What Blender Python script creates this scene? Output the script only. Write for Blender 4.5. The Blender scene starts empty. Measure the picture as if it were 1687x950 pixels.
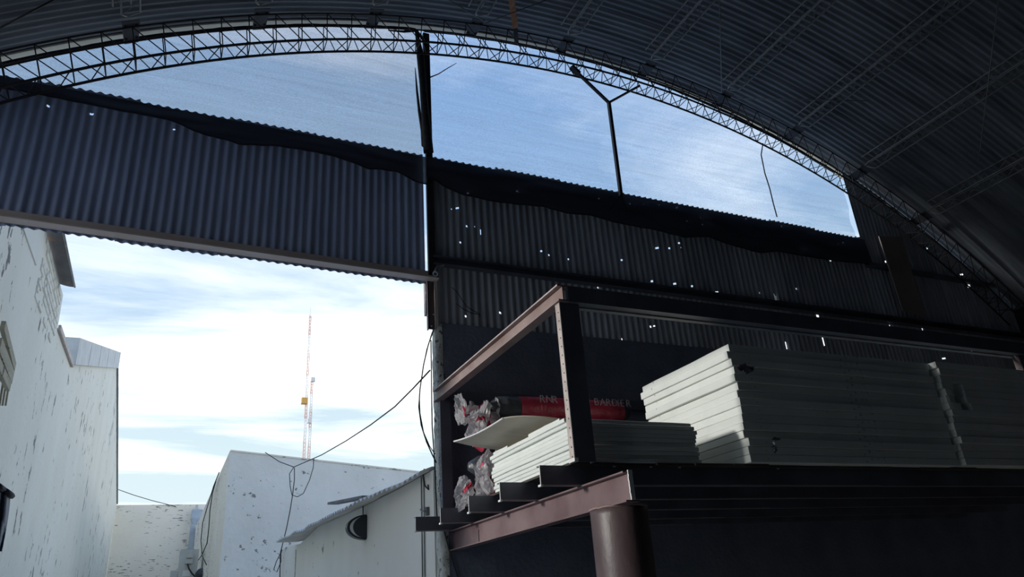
import bpy, math, random
from mathutils import Vector, Matrix, noise

S = bpy.context.scene
COL = S.collection
rnd = random.Random(7)

# ------------------------------------------------------------------ camera
F_PX, CX, CY = 1207.55, 843.5, 475.0
RX, RY, RZ = (math.radians(a) for a in (23.546, 4.187, -25.968))
EYE = Vector((0, 0, 1.6))
CAMROT = Matrix.Rotation(RZ, 3, 'Z') @ Matrix.Rotation(RX, 3, 'X') @ Matrix.Rotation(RY, 3, 'Y')
cam_data = bpy.data.cameras.new('camera')
cam_data.sensor_width = 36.0
cam_data.lens = F_PX / 1687 * 36.0
cam_data.clip_start, cam_data.clip_end = 0.05, 600
cam = bpy.data.objects.new('camera', cam_data)
COL.objects.link(cam)
r_, f_, u_ = CAMROT.col[0], CAMROT.col[1], CAMROT.col[2]
cam.matrix_world = Matrix.Translation(EYE) @ Matrix((r_, u_, -f_)).transposed().to_4x4()
S.camera = cam

# ------------------------------------------------------------------ world / exposure
S.view_settings.view_transform = 'Standard'
S.view_settings.look = 'None'
S.view_settings.gamma = 1.0
S.view_settings.exposure = 0.0
S.cycles.max_bounces = 10
S.cycles.diffuse_bounces = 6
S.cycles.transparent_max_bounces = 16
SKY_STRENGTH = 1.0

world = bpy.data.worlds.new('world'); S.world = world
world.use_nodes = True
wt = world.node_tree; wt.nodes.clear()
def wn(t, **k):
    n = wt.nodes.new(t)
    for a, b in k.items(): setattr(n, a, b)
    return n
wl = wt.links.new
w_tc = wn('ShaderNodeTexCoord')
w_sep = wn('ShaderNodeSeparateXYZ'); wl(w_tc.outputs['Generated'], w_sep.inputs[0])
w_ramp = wn('ShaderNodeValToRGB')                     # clear-sky colour by height above the horizon
wl(w_sep.outputs['Z'], w_ramp.inputs[0])
el = w_ramp.color_ramp.elements
el[0].position = 0.0; el[0].color = (.30, .29, .27, 1)
el[1].position = 1.0; el[1].color = (.24, .44, .86, 1)
for p, c in ((.015, (.86, .97, 1.0)), (.20, (.73, .90, .97)), (.33, (.60, .78, .95)), (.46, (.47, .67, .94)), (.62, (.36, .57, .92))):
    e = el.new(p); e.color = (*c, 1)
# cirrus: noise on a flat cloud layer (direction divided by height), stretched
w_max = wn('ShaderNodeMath', operation='MAXIMUM'); w_max.inputs[1].default_value = .06
wl(w_sep.outputs['Z'], w_max.inputs[0])
w_dx = wn('ShaderNodeMath', operation='DIVIDE'); wl(w_sep.outputs['X'], w_dx.inputs[0]); wl(w_max.outputs[0], w_dx.inputs[1])
w_dy = wn('ShaderNodeMath', operation='DIVIDE'); wl(w_sep.outputs['Y'], w_dy.inputs[0]); wl(w_max.outputs[0], w_dy.inputs[1])
w_cmb = wn('ShaderNodeCombineXYZ'); wl(w_dx.outputs[0], w_cmb.inputs[0]); wl(w_dy.outputs[0], w_cmb.inputs[1])
w_map = wn('ShaderNodeMapping'); w_map.inputs['Rotation'].default_value = (0, 0, math.radians(24))
w_map.inputs['Scale'].default_value = (.42, .95, 1); w_map.inputs['Location'].default_value = (2.3, .75, 0)
wl(w_cmb.outputs[0], w_map.inputs[0])
w_n1 = wn('ShaderNodeTexNoise'); w_n1.inputs['Scale'].default_value = .9; w_n1.inputs['Detail'].default_value = 9
w_n1.inputs['Roughness'].default_value = .58; w_n1.inputs['Distortion'].default_value = .6
wl(w_map.outputs[0], w_n1.inputs['Vector'])
w_cov = wn('ShaderNodeValToRGB'); wl(w_sep.outputs['Z'], w_cov.inputs[0])      # cloud cover by height: a low bright cirrus deck, thin wisps above
cv = w_cov.color_ramp.elements
cv[0].position = 0; cv[0].color = (.50,)*3 + (1,); cv[1].position = 1; cv[1].color = (.34,)*3 + (1,)
for p, v in ((.10, .44), (.20, .40), (.26, .51), (.32, .555), (.37, .42), (.43, .345), (.55, .33)):
    e = cv.new(p); e.color = (v, v, v, 1)
w_add = wn('ShaderNodeMath', operation='ADD'); wl(w_n1.outputs['Fac'], w_add.inputs[0]); wl(w_cov.outputs[0], w_add.inputs[1])
w_sub = wn('ShaderNodeMath', operation='SUBTRACT'); wl(w_add.outputs[0], w_sub.inputs[0]); w_sub.inputs[1].default_value = .5
w_r2 = wn('ShaderNodeValToRGB'); wl(w_sub.outputs[0], w_r2.inputs[0])
w_r2.color_ramp.elements[0].position = .36; w_r2.color_ramp.elements[1].position = .78
w_mix = wn('ShaderNodeMix', data_type='RGBA')
wl(w_r2.outputs[0], w_mix.inputs['Factor']); wl(w_ramp.outputs[0], w_mix.inputs['A'])
w_mix.inputs['B'].default_value = (2.35, 2.26, 2.12, 1)
w_gt = wn('ShaderNodeMath', operation='GREATER_THAN'); wl(w_sep.outputs['Z'], w_gt.inputs[0]); w_gt.inputs[1].default_value = .0
w_mix2 = wn('ShaderNodeMix', data_type='RGBA'); wl(w_gt.outputs[0], w_mix2.inputs['Factor'])
wl(w_ramp.outputs[0], w_mix2.inputs['A']); wl(w_mix.outputs['Result'], w_mix2.inputs['B'])
w_bg = wn('ShaderNodeBackground'); w_bg.inputs['Strength'].default_value = SKY_STRENGTH
wl(w_mix2.outputs['Result'], w_bg.inputs['Color'])
w_out = wn('ShaderNodeOutputWorld'); wl(w_bg.outputs[0], w_out.inputs[0])

# low hazy morning sun from the left; it reaches the inside only through the side doorway
sun_data = bpy.data.lights.new('sun', 'SUN'); sun_data.energy = 2.2; sun_data.angle = math.radians(5); sun_data.color = (1, .98, .93)
sun = bpy.data.objects.new('sun', sun_data); COL.objects.link(sun)
sun.rotation_mode = 'QUATERNION'; sun.rotation_quaternion = Vector((1, -.048, -.11)).to_track_quat('-Z', 'Y')
sun.location = (-20, 5, 12)

# ------------------------------------------------------------------ measuring helpers: a sight line cut with a plane of the building
def ray(x, y): return CAMROT @ Vector(((x - CX) / F_PX, 1, -(y - CY) / F_PX))
def at_y(x, y, Y): d = ray(x, y); return EYE + d * (Y / d.y)
def at_x(x, y, X): d = ray(x, y); return EYE + d * (X / d.x)
def at_z(x, y, Z): d = ray(x, y); return EYE + d * ((Z - EYE.z) / d.z)

# ------------------------------------------------------------------ object helpers
def wloc(o):
    v = Vector((0, 0, 0))
    while o is not None: v += o.location; o = o.parent
    return v
def tag(o, label=None, cat=None, group=None, kind=None):
    if label: o['label'] = label
    if cat: o['category'] = cat
    if group: o['group'] = group
    if kind: o['kind'] = kind
    return o
def empty(name, loc, label=None, cat=None, group=None, kind=None):
    o = bpy.data.objects.new(name, None); o.empty_display_size = .1
    COL.objects.link(o); o.location = loc
    return tag(o, label, cat, group, kind)
def link_mesh(name, me, parent=None, loc=None):
    o = bpy.data.objects.new(name, me); COL.objects.link(o)
    if parent is not None:
        o.parent = parent
        if loc is not None: o.location = Vector(loc) - wloc(parent)
    elif loc is not None: o.location = loc
    return o

class MB:
    def __init__(s): s.v = []; s.f = []; s.sm = []
    def add(s, vs, fs, smooth=False):
        n = len(s.v); s.v += [Vector(a) for a in vs]
        s.f += [[i + n for i in f] for f in fs]; s.sm += [smooth] * len(fs); return s
    def box(s, a, b):
        x0, y0, z0 = a; x1, y1, z1 = b
        return s.add([(x0,y0,z0),(x1,y0,z0),(x1,y1,z0),(x0,y1,z0),(x0,y0,z1),(x1,y0,z1),(x1,y1,z1),(x0,y1,z1)],
                     [(3,2,1,0),(4,5,6,7),(0,1,5,4),(1,2,6,5),(2,3,7,6),(3,0,4,7)])
    def hexa(s, p):       # 8 corners, bottom ring then top ring
        return s.add(p, [(3,2,1,0),(4,5,6,7),(0,1,5,4),(1,2,6,5),(2,3,7,6),(3,0,4,7)])
    def bar(s, p0, p1, w, h, up=(0,0,1)):
        p0, p1 = Vector(p0), Vector(p1); d = (p1 - p0).normalized(); up = Vector(up)
        if abs(d.dot(up)) > .98: up = Vector((0, 1, 0))
        a = d.cross(up).normalized() * w / 2; b = a.cross(d).normalized() * h / 2
        c = [-a - b, a - b, a + b, -a + b]
        return s.add([p0 + q for q in c] + [p1 + q for q in c], [(3,2,1,0),(4,5,6,7),(0,1,5,4),(1,2,6,5),(2,3,7,6),(3,0,4,7)])
    def tube(s, pts, r, n=6, cap=True):
        pts = [Vector(p) for p in pts]; rings = []; base = len(s.v); last = None
        rr = r if isinstance(r, (list, tuple)) else [r] * len(pts)
        for i, p in enumerate(pts):
            d = (pts[min(i + 1, len(pts) - 1)] - pts[max(i - 1, 0)]).normalized()
            if last is None:
                a = d.orthogonal().normalized()
            else:
                a = (last - d * last.dot(d)).normalized()
            last = a; b = d.cross(a)
            s.v += [p + (a * math.cos(2*math.pi*k/n) + b * math.sin(2*math.pi*k/n)) * rr[i] for k in range(n)]
        for i in range(len(pts) - 1):
            for k in range(n):
                s.f.append([base+i*n+k, base+i*n+(k+1)%n, base+(i+1)*n+(k+1)%n, base+(i+1)*n+k]); s.sm.append(True)
        if cap:
            s.f.append([base + k for k in range(n)][::-1]); s.sm.append(False)
            s.f.append([base + (len(pts)-1)*n + k for k in range(n)]); s.sm.append(False)
        return s
    def grid(s, P, smooth=True, close_u=False):   # P[i][j]
        n = len(s.v); R, C = len(P), len(P[0])
        for row in P: s.v += [Vector(p) for p in row]
        for i in range(R - 1 + (1 if close_u else 0)):
            for j in range(C - 1):
                i2 = (i + 1) % R
                s.f.append([n+i*C+j, n+i2*C+j, n+i2*C+j+1, n+i*C+j+1]); s.sm.append(smooth)
        return s
    def prism(s, poly, axis, a, b):               # poly of 2D points, extruded along axis between a and b
        def put(u, v, w): return {'x': (w,u,v), 'y': (u,w,v), 'z': (u,v,w)}[axis]
        n = len(poly)
        vs = [put(u, v, a) for u, v in poly] + [put(u, v, b) for u, v in poly]
        fs = [list(range(n))[::-1], list(range(n, 2*n))] + [[i, (i+1) % n, n + (i+1) % n, n + i] for i in range(n)]
        return s.add(vs, fs)
    def mesh(s, name, mat, off=Vector((0,0,0))):
        me = bpy.data.meshes.new(name)
        me.from_pydata([tuple(v - off) for v in s.v], [], s.f)
        me.polygons.foreach_set('use_smooth', s.sm)
        if mat: me.materials.append(mat)
        me.update(); return me
    def build(s, name, mat, parent=None, origin=None):
        if parent is not None: off = wloc(parent)
        else: off = Vector(origin) if origin is not None else Vector((0,0,0))
        o = link_mesh(name, s.mesh(name, mat, off), parent)
        if parent is None: o.location = off
        return o

_unit = {}
def rod(name, p0, p1, r, mat, parent, sides=6):
    """one straight bar as its own object, sharing a unit mesh"""
    key = (mat.name, sides)
    if key not in _unit:
        m = MB(); m.tube([(0,0,0), (0,0,1)], 1, sides)
        _unit[key] = m.mesh('unit_bar', mat)
    p0, p1 = Vector(p0), Vector(p1); d = p1 - p0
    o = bpy.data.objects.new(name, _unit[key]); COL.objects.link(o); o.parent = parent
    q = d.to_track_quat('Z', 'Y')
    o.rotation_mode = 'QUATERNION'; o.rotation_quaternion = q
    o.location = p0 - wloc(parent); o.scale = (r, r, d.length)
    return o
def ibeam_profile(w, h, tw, tf):
    return [(-w/2,-h/2),(w/2,-h/2),(w/2,-h/2+tf),(tw/2,-h/2+tf),(tw/2,h/2-tf),(w/2,h/2-tf),(w/2,h/2),(-w/2,h/2),(-w/2,h/2-tf),(-tw/2,h/2-tf),(-tw/2,-h/2+tf),(-w/2,-h/2+tf)]

# ------------------------------------------------------------------ materials
def new_mat(name):
    m = bpy.data.materials.new(name); m.use_nodes = True
    nt = m.node_tree; nt.nodes.clear()
    return m, nt
def surf(name, c1, c2=None, scale=4.0, rough=.7, metal=0.0, bump=.0, bscale=40.0, stretch=(1,1,1), lo=.35, hi=.65,
         spots=None, spot_scale=9.0, spot_t=.63, spot_stretch=(1,1,1), rand=0.0, spec=.5, detail=6):
    m, nt = new_mat(name); L = nt.links.new
    out = nt.nodes.new('ShaderNodeOutputMaterial'); b = nt.nodes.new('ShaderNodeBsdfPrincipled'); L(b.outputs[0], out.inputs[0])
    b.inputs['Roughness'].default_value = rough; b.inputs['Metallic'].default_value = metal
    b.inputs['Specular IOR Level'].default_value = spec
    tc = nt.nodes.new('ShaderNodeTexCoord')
    mp = nt.nodes.new('ShaderNodeMapping'); mp.inputs['Scale'].default_value = stretch; L(tc.outputs['Object'], mp.inputs[0])
    n = nt.nodes.new('ShaderNodeTexNoise'); n.inputs['Scale'].default_value = scale; n.inputs['Detail'].default_value = detail
    L(mp.outputs[0], n.inputs['Vector'])
    r = nt.nodes.new('ShaderNodeValToRGB'); L(n.outputs['Fac'], r.inputs[0])
    r.color_ramp.elements[0].position = lo; r.color_ramp.elements[1].position = hi
    r.color_ramp.elements[0].color = (*c1, 1); r.color_ramp.elements[1].color = (*(c2 or c1), 1)
    col = r.outputs[0]
    if spots:
        mp2 = nt.nodes.new('ShaderNodeMapping'); mp2.inputs['Scale'].default_value = spot_stretch; L(tc.outputs['Object'], mp2.inputs[0])
        n2 = nt.nodes.new('ShaderNodeTexNoise'); n2.inputs['Scale'].default_value = spot_scale; n2.inputs['Detail'].default_value = 5
        n2.inputs['Roughness'].default_value = .62; L(mp2.outputs[0], n2.inputs['Vector'])
        n3 = nt.nodes.new('ShaderNodeTexNoise'); n3.inputs['Scale'].default_value = spot_scale * .12; n3.inputs['Detail'].default_value = 2
        L(tc.outputs['Object'], n3.inputs['Vector'])
        ad = nt.nodes.new('ShaderNodeMath'); ad.operation = 'MULTIPLY_ADD'; ad.inputs[1].default_value = .45
        L(n3.outputs['Fac'], ad.inputs[0]); L(n2.outputs['Fac'], ad.inputs[2])
        r2 = nt.nodes.new('ShaderNodeValToRGB'); L(ad.outputs[0], r2.inputs[0])
        r2.color_ramp.elements[0].position = spot_t + .2; r2.color_ramp.elements[1].position = spot_t + .23
        mx = nt.nodes.new('ShaderNodeMix'); mx.data_type = 'RGBA'
        L(r2.outputs[0], mx.inputs['Factor']); L(col, mx.inputs['A']); mx.inputs['B'].default_value = (*spots, 1)
        col = mx.outputs['Result']
    if rand:
        oi = nt.nodes.new('ShaderNodeObjectInfo')
        mr = nt.nodes.new('ShaderNodeMapRange'); mr.inputs['To Min'].default_value = 1 - rand; mr.inputs['To Max'].default_value = 1 + rand
        L(oi.outputs['Random'], mr.inputs['Value'])
        vm = nt.nodes.new('ShaderNodeVectorMath'); vm.operation = 'SCALE'; L(col, vm.inputs[0]); L(mr.outputs[0], vm.inputs['Scale'])
        col = vm.outputs[0]
    L(col, b.inputs['Base Color'])
    if bump:
        nb = nt.nodes.new('ShaderNodeTexNoise'); nb.inputs['Scale'].default_value = bscale; nb.inputs['Detail'].default_value = 5
        L(mp.outputs[0], nb.inputs['Vector'])
        bp = nt.nodes.new('ShaderNodeBump'); bp.inputs['Strength'].default_value = bump; bp.inputs['Distance'].default_value = .02
        L(nb.outputs['Fac'], bp.inputs['Height']); L(bp.outputs[0], b.inputs['Normal'])
    return m

def net_mat(name, tint, fibre, cover, grain=.25, streak=.25):
    """woven shade netting: open weave lets the sky through, fibres scatter the rest"""
    m, nt = new_mat(name); L = nt.links.new
    out = nt.nodes.new('ShaderNodeOutputMaterial')
    tr = nt.nodes.new('ShaderNodeBsdfTransparent'); tr.inputs[0].default_value = (*tint, 1)
    tl = nt.nodes.new('ShaderNodeBsdfTranslucent'); tl.inputs[0].default_value = (*fibre, 1)
    df = nt.nodes.new('ShaderNodeBsdfDiffuse'); df.inputs[0].default_value = (*fibre, 1)
    m1 = nt.nodes.new('ShaderNodeMixShader'); m1.inputs[0].default_value = .5; L(tl.outputs[0], m1.inputs[1]); L(df.outputs[0], m1.inputs[2])
    tc = nt.nodes.new('ShaderNodeTexCoord')
    mp = nt.nodes.new('ShaderNodeMapping'); mp.inputs['Scale'].default_value = (1, 1, 2.2); L(tc.outputs['Object'], mp.inputs[0])
    ng = nt.nodes.new('ShaderNodeTexNoise'); ng.inputs['Scale'].default_value = 55; ng.inputs['Detail'].default_value = 2; L(mp.outputs[0], ng.inputs['Vector'])
    mp2 = nt.nodes.new('ShaderNodeMapping'); mp2.inputs['Scale'].default_value = (.5, 1, 11); mp2.inputs['Rotation'].default_value = (0, math.radians(3), 0)
    L(tc.outputs['Object'], mp2.inputs[0])
    ns = nt.nodes.new('ShaderNodeTexNoise'); ns.inputs['Scale'].default_value = 1.6; ns.inputs['Detail'].default_value = 6; ns.inputs['Roughness'].default_value = .7
    ns.inputs['Distortion'].default_value = .5
    L(mp2.outputs[0], ns.inputs['Vector'])
    a = nt.nodes.new('ShaderNodeMath'); a.operation = 'MULTIPLY_ADD'; L(ng.outputs['Fac'], a.inputs[0]); a.inputs[1].default_value = grain
    a.inputs[2].default_value = cover - grain * .5 - streak * .5
    b = nt.nodes.new('ShaderNodeMath'); b.operation = 'MULTIPLY_ADD'; L(ns.outputs['Fac'], b.inputs[0]); b.inputs[1].default_value = streak; L(a.outputs[0], b.inputs[2])
    b.use_clamp = True
    mx = nt.nodes.new('ShaderNodeMixShader'); L(b.outputs[0], mx.inputs[0]); L(tr.outputs[0], mx.inputs[1]); L(m1.outputs[0], mx.inputs[2])
    L(mx.outputs[0], out.inputs[0])
    return m
def film_mat(name, colr, alpha, rough=.25):
    m, nt = new_mat(name); L = nt.links.new
    out = nt.nodes.new('ShaderNodeOutputMaterial')
    b = nt.nodes.new('ShaderNodeBsdfPrincipled'); b.inputs['Base Color'].default_value = (*colr, 1); b.inputs['Roughness'].default_value = rough
    tl = nt.nodes.new('ShaderNodeBsdfTranslucent'); tl.inputs[0].default_value = (*colr, 1)
    tr = nt.nodes.new('ShaderNodeBsdfTransparent')
    m1 = nt.nodes.new('ShaderNodeMixShader'); m1.inputs[0].default_value = .4; L(b.outputs[0], m1.inputs[1]); L(tl.outputs[0], m1.inputs[2])
    m2 = nt.nodes.new('ShaderNodeMixShader'); m2.inputs[0].default_value = alpha; L(tr.outputs[0], m2.inputs[1]); L(m1.outputs[0], m2.inputs[2])
    L(m2.outputs[0], out.inputs[0]); return m

M = {}
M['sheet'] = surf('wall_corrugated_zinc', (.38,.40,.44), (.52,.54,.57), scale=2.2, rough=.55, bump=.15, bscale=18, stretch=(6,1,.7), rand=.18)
M['sheet_glare'] = surf('lintel_corrugated_zinc', (.38,.44,.60), (.50,.56,.74), scale=2.2, rough=.6, bump=.12, bscale=18, stretch=(5,1,.6), rand=.10)  # bluish glare above the opening is put into this zinc's colour
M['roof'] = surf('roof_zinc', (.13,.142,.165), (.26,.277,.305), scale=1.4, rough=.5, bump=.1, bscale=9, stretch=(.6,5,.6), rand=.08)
M['eave'] = surf('eave_cream', (.78,.72,.58), (.88,.83,.70), scale=3, rough=.6)
M['masonry'] = surf('dark_render', (.14,.16,.21), (.19,.21,.27), scale=3, rough=.9, bump=.4, bscale=25)
M['no_bounce'] = surf('no_bounce_block_wall', (.025,.026,.03), (.05,.05,.055), scale=3, rough=.95, bump=.4, bscale=20)  # blackened in the colour to keep sun bounce off the roof
M['jamb'] = surf('broken_render', (.42,.42,.38), (.62,.62,.57), scale=9, rough=.95, bump=.9, bscale=30, spots=(.12,.11,.10), spot_scale=20, spot_t=.6)
M['floor'] = surf('concrete_floor', (.42,.42,.41), (.52,.515,.50), scale=1.2, rough=.85, bump=.2, bscale=30)
M['yard'] = surf('yard_concrete', (.50,.49,.46), (.62,.60,.57), scale=.8, rough=.9, bump=.3, bscale=15)
M['plaster'] = surf('white_plaster', (.86,.83,.72), (.92,.89,.79), scale=1.1, rough=.9, bump=.5, bscale=16, stretch=(1,1,.5), spots=(.20,.20,.19), spot_scale=5.5, spot_t=.655, spot_stretch=(1,1,.55))
M['plaster_patch'] = surf('smooth_plaster', (.84,.83,.76), (.88,.87,.80), scale=2, rough=.9)
M['plaster_block'] = surf('block_plaster', (.78,.77,.73), (.86,.85,.81), scale=1.3, rough=.9, bump=.5, bscale=10, spots=(.25,.25,.25), spot_scale=7, spot_t=.66)
M['plaster_back'] = surf('cream_plaster', (.86,.80,.70), (.92,.87,.77), scale=.8, rough=.9, bump=.4, bscale=9, spots=(.22,.20,.18), spot_scale=5, spot_t=.64, spot_stretch=(.8,1,4))
M['plaster_lean'] = surf('lean_to_plaster', (.85,.80,.71), (.91,.87,.78), scale=1.0, rough=.9, bump=.4, bscale=12, stretch=(1,1,.6), spots=(.35,.33,.31), spot_scale=4, spot_t=.68)
M['brick'] = surf('painted_brick', (.84,.81,.71), (.90,.87,.78), scale=6, rough=.9, bump=.5, bscale=40, rand=.05)
M['mortar_gap'] = surf('open_mortar', (.40,.39,.37), (.62,.61,.58), scale=20, rough=.95)
M['steel_dark'] = surf('dark_painted_steel', (.09,.097,.12), (.14,.148,.18), scale=3, rough=.5, bump=.05)
M['steel_black'] = surf('black_truss_steel', (.022,.02,.024), (.04,.035,.035), scale=8, rough=.6)
M['steel_grey'] = surf('grey_purlin_steel', (.17,.175,.18), (.27,.27,.27), scale=8, rough=.55)
M['primer'] = surf('red_primer_steel', (.22,.14,.125), (.34,.25,.23), scale=3.5, rough=.55, bump=.1, spots=(.52,.46,.42), spot_scale=7, spot_t=.69)
M['primer_dark'] = surf('dark_primer_steel', (.07,.045,.048), (.125,.088,.09), scale=3.0, rough=.45, bump=.1, stretch=(1,1,.5))
M['flange'] = surf('pale_flange_steel', (.42,.35,.32), (.58,.50,.46), scale=14, rough=.6)  # pale steel; on the front post the tone stands for door light
M['weld'] = surf('pale_weld', (.72,.70,.68), (.82,.8,.78), scale=30, rough=.6)
M['hole'] = surf('bolt_hole_dark', (.02,.02,.02), rough=.9)
M['dot'] = surf('bolt_pale', (.62,.62,.62), rough=.6)
M['lintel'] = surf('lintel_brown_steel', (.68,.56,.50), (.78,.66,.60), scale=3, rough=.6)
M['foam'] = surf('foam_white', (.74,.77,.73), (.81,.83,.79), scale=3, rough=.9, bump=.35, bscale=160, rand=.05, spots=(.42,.42,.38), spot_scale=11, spot_t=.70)
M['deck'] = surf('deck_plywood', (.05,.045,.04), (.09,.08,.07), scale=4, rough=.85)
M['card'] = surf('cardboard', (.58,.52,.43), (.66,.60,.50), scale=2, rough=.9, stretch=(1,8,1))
M['bag'] = surf('dark_wrapped_wool', (.035,.04,.05), (.085,.09,.10), scale=7, rough=.35, bump=.6, bscale=14)
M['red'] = surf('red_printed_film', (.46,.03,.06), (.62,.06,.10), scale=8, rough=.35, bump=.5, bscale=20)
M['film'] = film_mat('clear_plastic_film', (.66,.64,.65), .72)
M['print'] = surf('pale_print', (.42,.36,.38), rough=.6)
M['net_left'] = net_mat('shade_net_left', (.92,.89,.85), (.30,.32,.36), .36, .46, .50)
M['net_right'] = net_mat('shade_net_right', (.88,.94,1.0), (.28,.36,.46), .28, .44, .50)
M['net_hem'] = net_mat('shade_net_hem', (.5,.5,.55), (.12,.125,.15), .93, .05, .05)
M['net_black'] = surf('bunched_black_net', (.012,.012,.016), (.03,.03,.035), scale=20, rough=.9, bump=.5)
M['rust'] = surf('rusty_board', (.30,.12,.05), (.48,.24,.13), scale=6, rough=.8, bump=.3, stretch=(4,1,4))
M['ply'] = surf('brown_board', (.30,.23,.19), (.38,.30,.25), scale=2, rough=.8)
M['galv'] = surf('new_galvanised', (.44,.47,.49), (.55,.58,.60), scale=5, rough=.55)
M['galv_blue'] = surf('blue_galvanised_pipe', (.33,.39,.47), (.44,.50,.57), scale=5, rough=.6)
M['eave_dark'] = surf('weathered_dark_sheet', (.10,.10,.11), (.17,.165,.17), scale=3, rough=.6, spots=(.24,.14,.08), spot_scale=5, spot_t=.66)
M['wood'] = surf('weathered_plank', (.44,.41,.32), (.58,.54,.42), scale=5, rough=.9, bump=.4, stretch=(1,.4,3), spots=(.2,.17,.13), spot_scale=8, spot_t=.68)
M['old_zinc'] = surf('old_zinc_roof', (.58,.54,.49), (.74,.70,.65), scale=3, rough=.6, bump=.2)
M['beam_shaded'] = surf('shaded_primer_beam', (.13,.075,.08), (.22,.15,.15), scale=3.0, rough=.5, bump=.1, spots=(.40,.33,.31), spot_scale=6, spot_t=.70)  # primer darkened: the beam's lack of direct light is put into its colour
M['gusset'] = surf('gusset_steel', (.07,.075,.085), (.12,.125,.14), scale=9, rough=.6)
M['cable'] = surf('black_cable', (.02,.02,.022), rough=.6)
M['acwhite'] = surf('appliance_grey_white', (.50,.51,.49), (.56,.57,.55), scale=3, rough=.5)
M['plastic_black'] = surf('black_plastic', (.015,.02,.03), rough=.35)
M['lampglass'] = surf('opal_diffuser', (.72,.73,.72), rough=.3)
M['tarp'] = surf('dark_blue_tarp', (.07,.08,.10), (.20,.22,.27), scale=3, rough=.6, bump=.4, bscale=8, stretch=(3,3,.6))
M['mast_red'] = surf('mast_overexposed_red', (.80,.48,.42), rough=.7)  # red paled in the colour to stand for overexposure
M['mast_white'] = surf('mast_white', (.86,.84,.82), rough=.7)
M['mast_orange'] = surf('mast_orange_box', (.80,.45,.12), rough=.6)
M['camwhite'] = surf('camera_white', (.50,.51,.55), rough=.35)

# ================================================================== STRUCTURE
XC, ZC = 4.13, -2.42                     # arch centre
R_ROOF, R_TOP, R_BOT = 10.33, 10.08, 9.765
def zarch(x, R): return ZC + math.sqrt(max(R*R - (x - XC)**2, 0))
def arc(th, R, Y): return Vector((XC + R*math.sin(th), Y, ZC + R*math.cos(th)))
XL, XR = -2.85, 11.15                    # side walls
YB, YF = 6.0, -9.0                       # end wall in view, end wall behind

m = MB(); m.box((XL-.2, YF-.2, -.1), (XR+.2, YB+.2, 0)); tag(m.build('floor', M['floor']), 'grey concrete floor of the warehouse', kind='structure')
m = MB(); m.box((-60, YB+.2, -.1), (60, 140, 0)); tag(m.build('floor_yard', M['yard']), 'pale concrete ground of the yard outside', kind='structure')
zs = zarch(XR, R_ROOF)
m = MB(); m.box((XR, YF, 0), (XR+.2, YB+.18, zs - .02)); tag(m.build('wall_right', M['no_bounce']), 'dark rendered side wall on the right', kind='structure')
DOOR_Y = 2.1
zl_ = zarch(XL, R_ROOF) - .02          # left side wall with a wide doorway open to the day
m = MB(); m.box((XL-.2, 5.85, 0), (XL, YB+.18, zl_)); m.box((XL-.2, YF, 0), (XL, DOOR_Y, zl_)); m.box((XL-.2, DOOR_Y, 4.9), (XL, 5.85, zl_))
tag(m.build('wall_left', M['masonry']), 'dark rendered side wall with a wide doorway on the left', kind='structure')
m = MB(); m.box((-60, -60, -.1), (XL-.2, YB+.2, 0)); tag(m.build('floor_side_yard', M['yard']), 'pale ground outside the side doorway', kind='structure')
# end wall behind the camera, up to the arch
poly = [(XL, 0), (XR, 0)] + [(XR + (XL - XR) * i / 30, zarch(XR + (XL - XR) * i / 30, R_ROOF - .02)) for i in range(31)]
m = MB(); m.prism(poly, 'y', YF, YF + .15); tag(m.build('wall_front', M['masonry']), 'end wall behind the viewer', kind='structure')

# ---- roof: curved corrugated sheets laid side by side along the hall
ceiling = empty('ceiling', (XC, 0, 7.85), 'barrel roof of curved corrugated metal sheets', kind='structure')
PITCH = .0762
TH0, TH1 = math.asin((XL - .15 - XC)/R_ROOF), math.asin((XR + .15 - XC)/R_ROOF)
def roof_sheet(y0, nper, seg, amp, mat, name='roof_sheet', dr=0):
    rows = []
    per = 6
    for i in range((nper + 1)*per + 1):
        y = y0 + i*PITCH/per
        a = amp*math.cos(2*math.pi*i/per)
        rows.append([arc(TH0 + (TH1 - TH0)*j/seg, R_ROOF + dr + a + .004*i/((nper + 1)*per), y) for j in range(seg + 1)])
    m = MB(); m.grid(rows); return m.build(name, mat, ceiling)
y = 6.08
k = 0
while y > 1.2:                               # the part in view, sheet by sheet
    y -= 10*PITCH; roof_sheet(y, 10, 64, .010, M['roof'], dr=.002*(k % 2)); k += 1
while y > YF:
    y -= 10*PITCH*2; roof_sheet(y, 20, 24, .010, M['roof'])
# cream sheet edge that oversails the end wall
rows = [[arc(TH0 + (TH1-TH0)*j/90, R_ROOF - .012, yy) for j in range(91)] for yy in (6.085, 6.165)]
rows2 = [[arc(TH0 + (TH1-TH0)*j/90, R_ROOF + .004, yy) for j in range(91)] for yy in (6.085, 6.165)]
m = MB(); m.grid(rows); m.grid(rows2); m.grid([rows[1], rows2[1]]); m.grid([rows[0], rows2[0]])
tag(m.build('trim_1', M['eave']), 'cream curved roof edge oversailing the arched gable', kind='structure')

# ---- end wall: masonry below, corrugated sheets above
wall = empty('wall_back', (5, YB, 0), 'end wall of corrugated metal sheets over dark masonry', kind='structure')
JX = 2.12
m = MB(); m.box((JX + .05, YB, 0), (XR, YB+.17, 4.07)); m.build('masonry', M['masonry'], wall)
m = MB(); m.box((XL, YB, 0), (-2.55, YB+.17, 4.6)); m.build('masonry', M['masonry'], wall)
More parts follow.
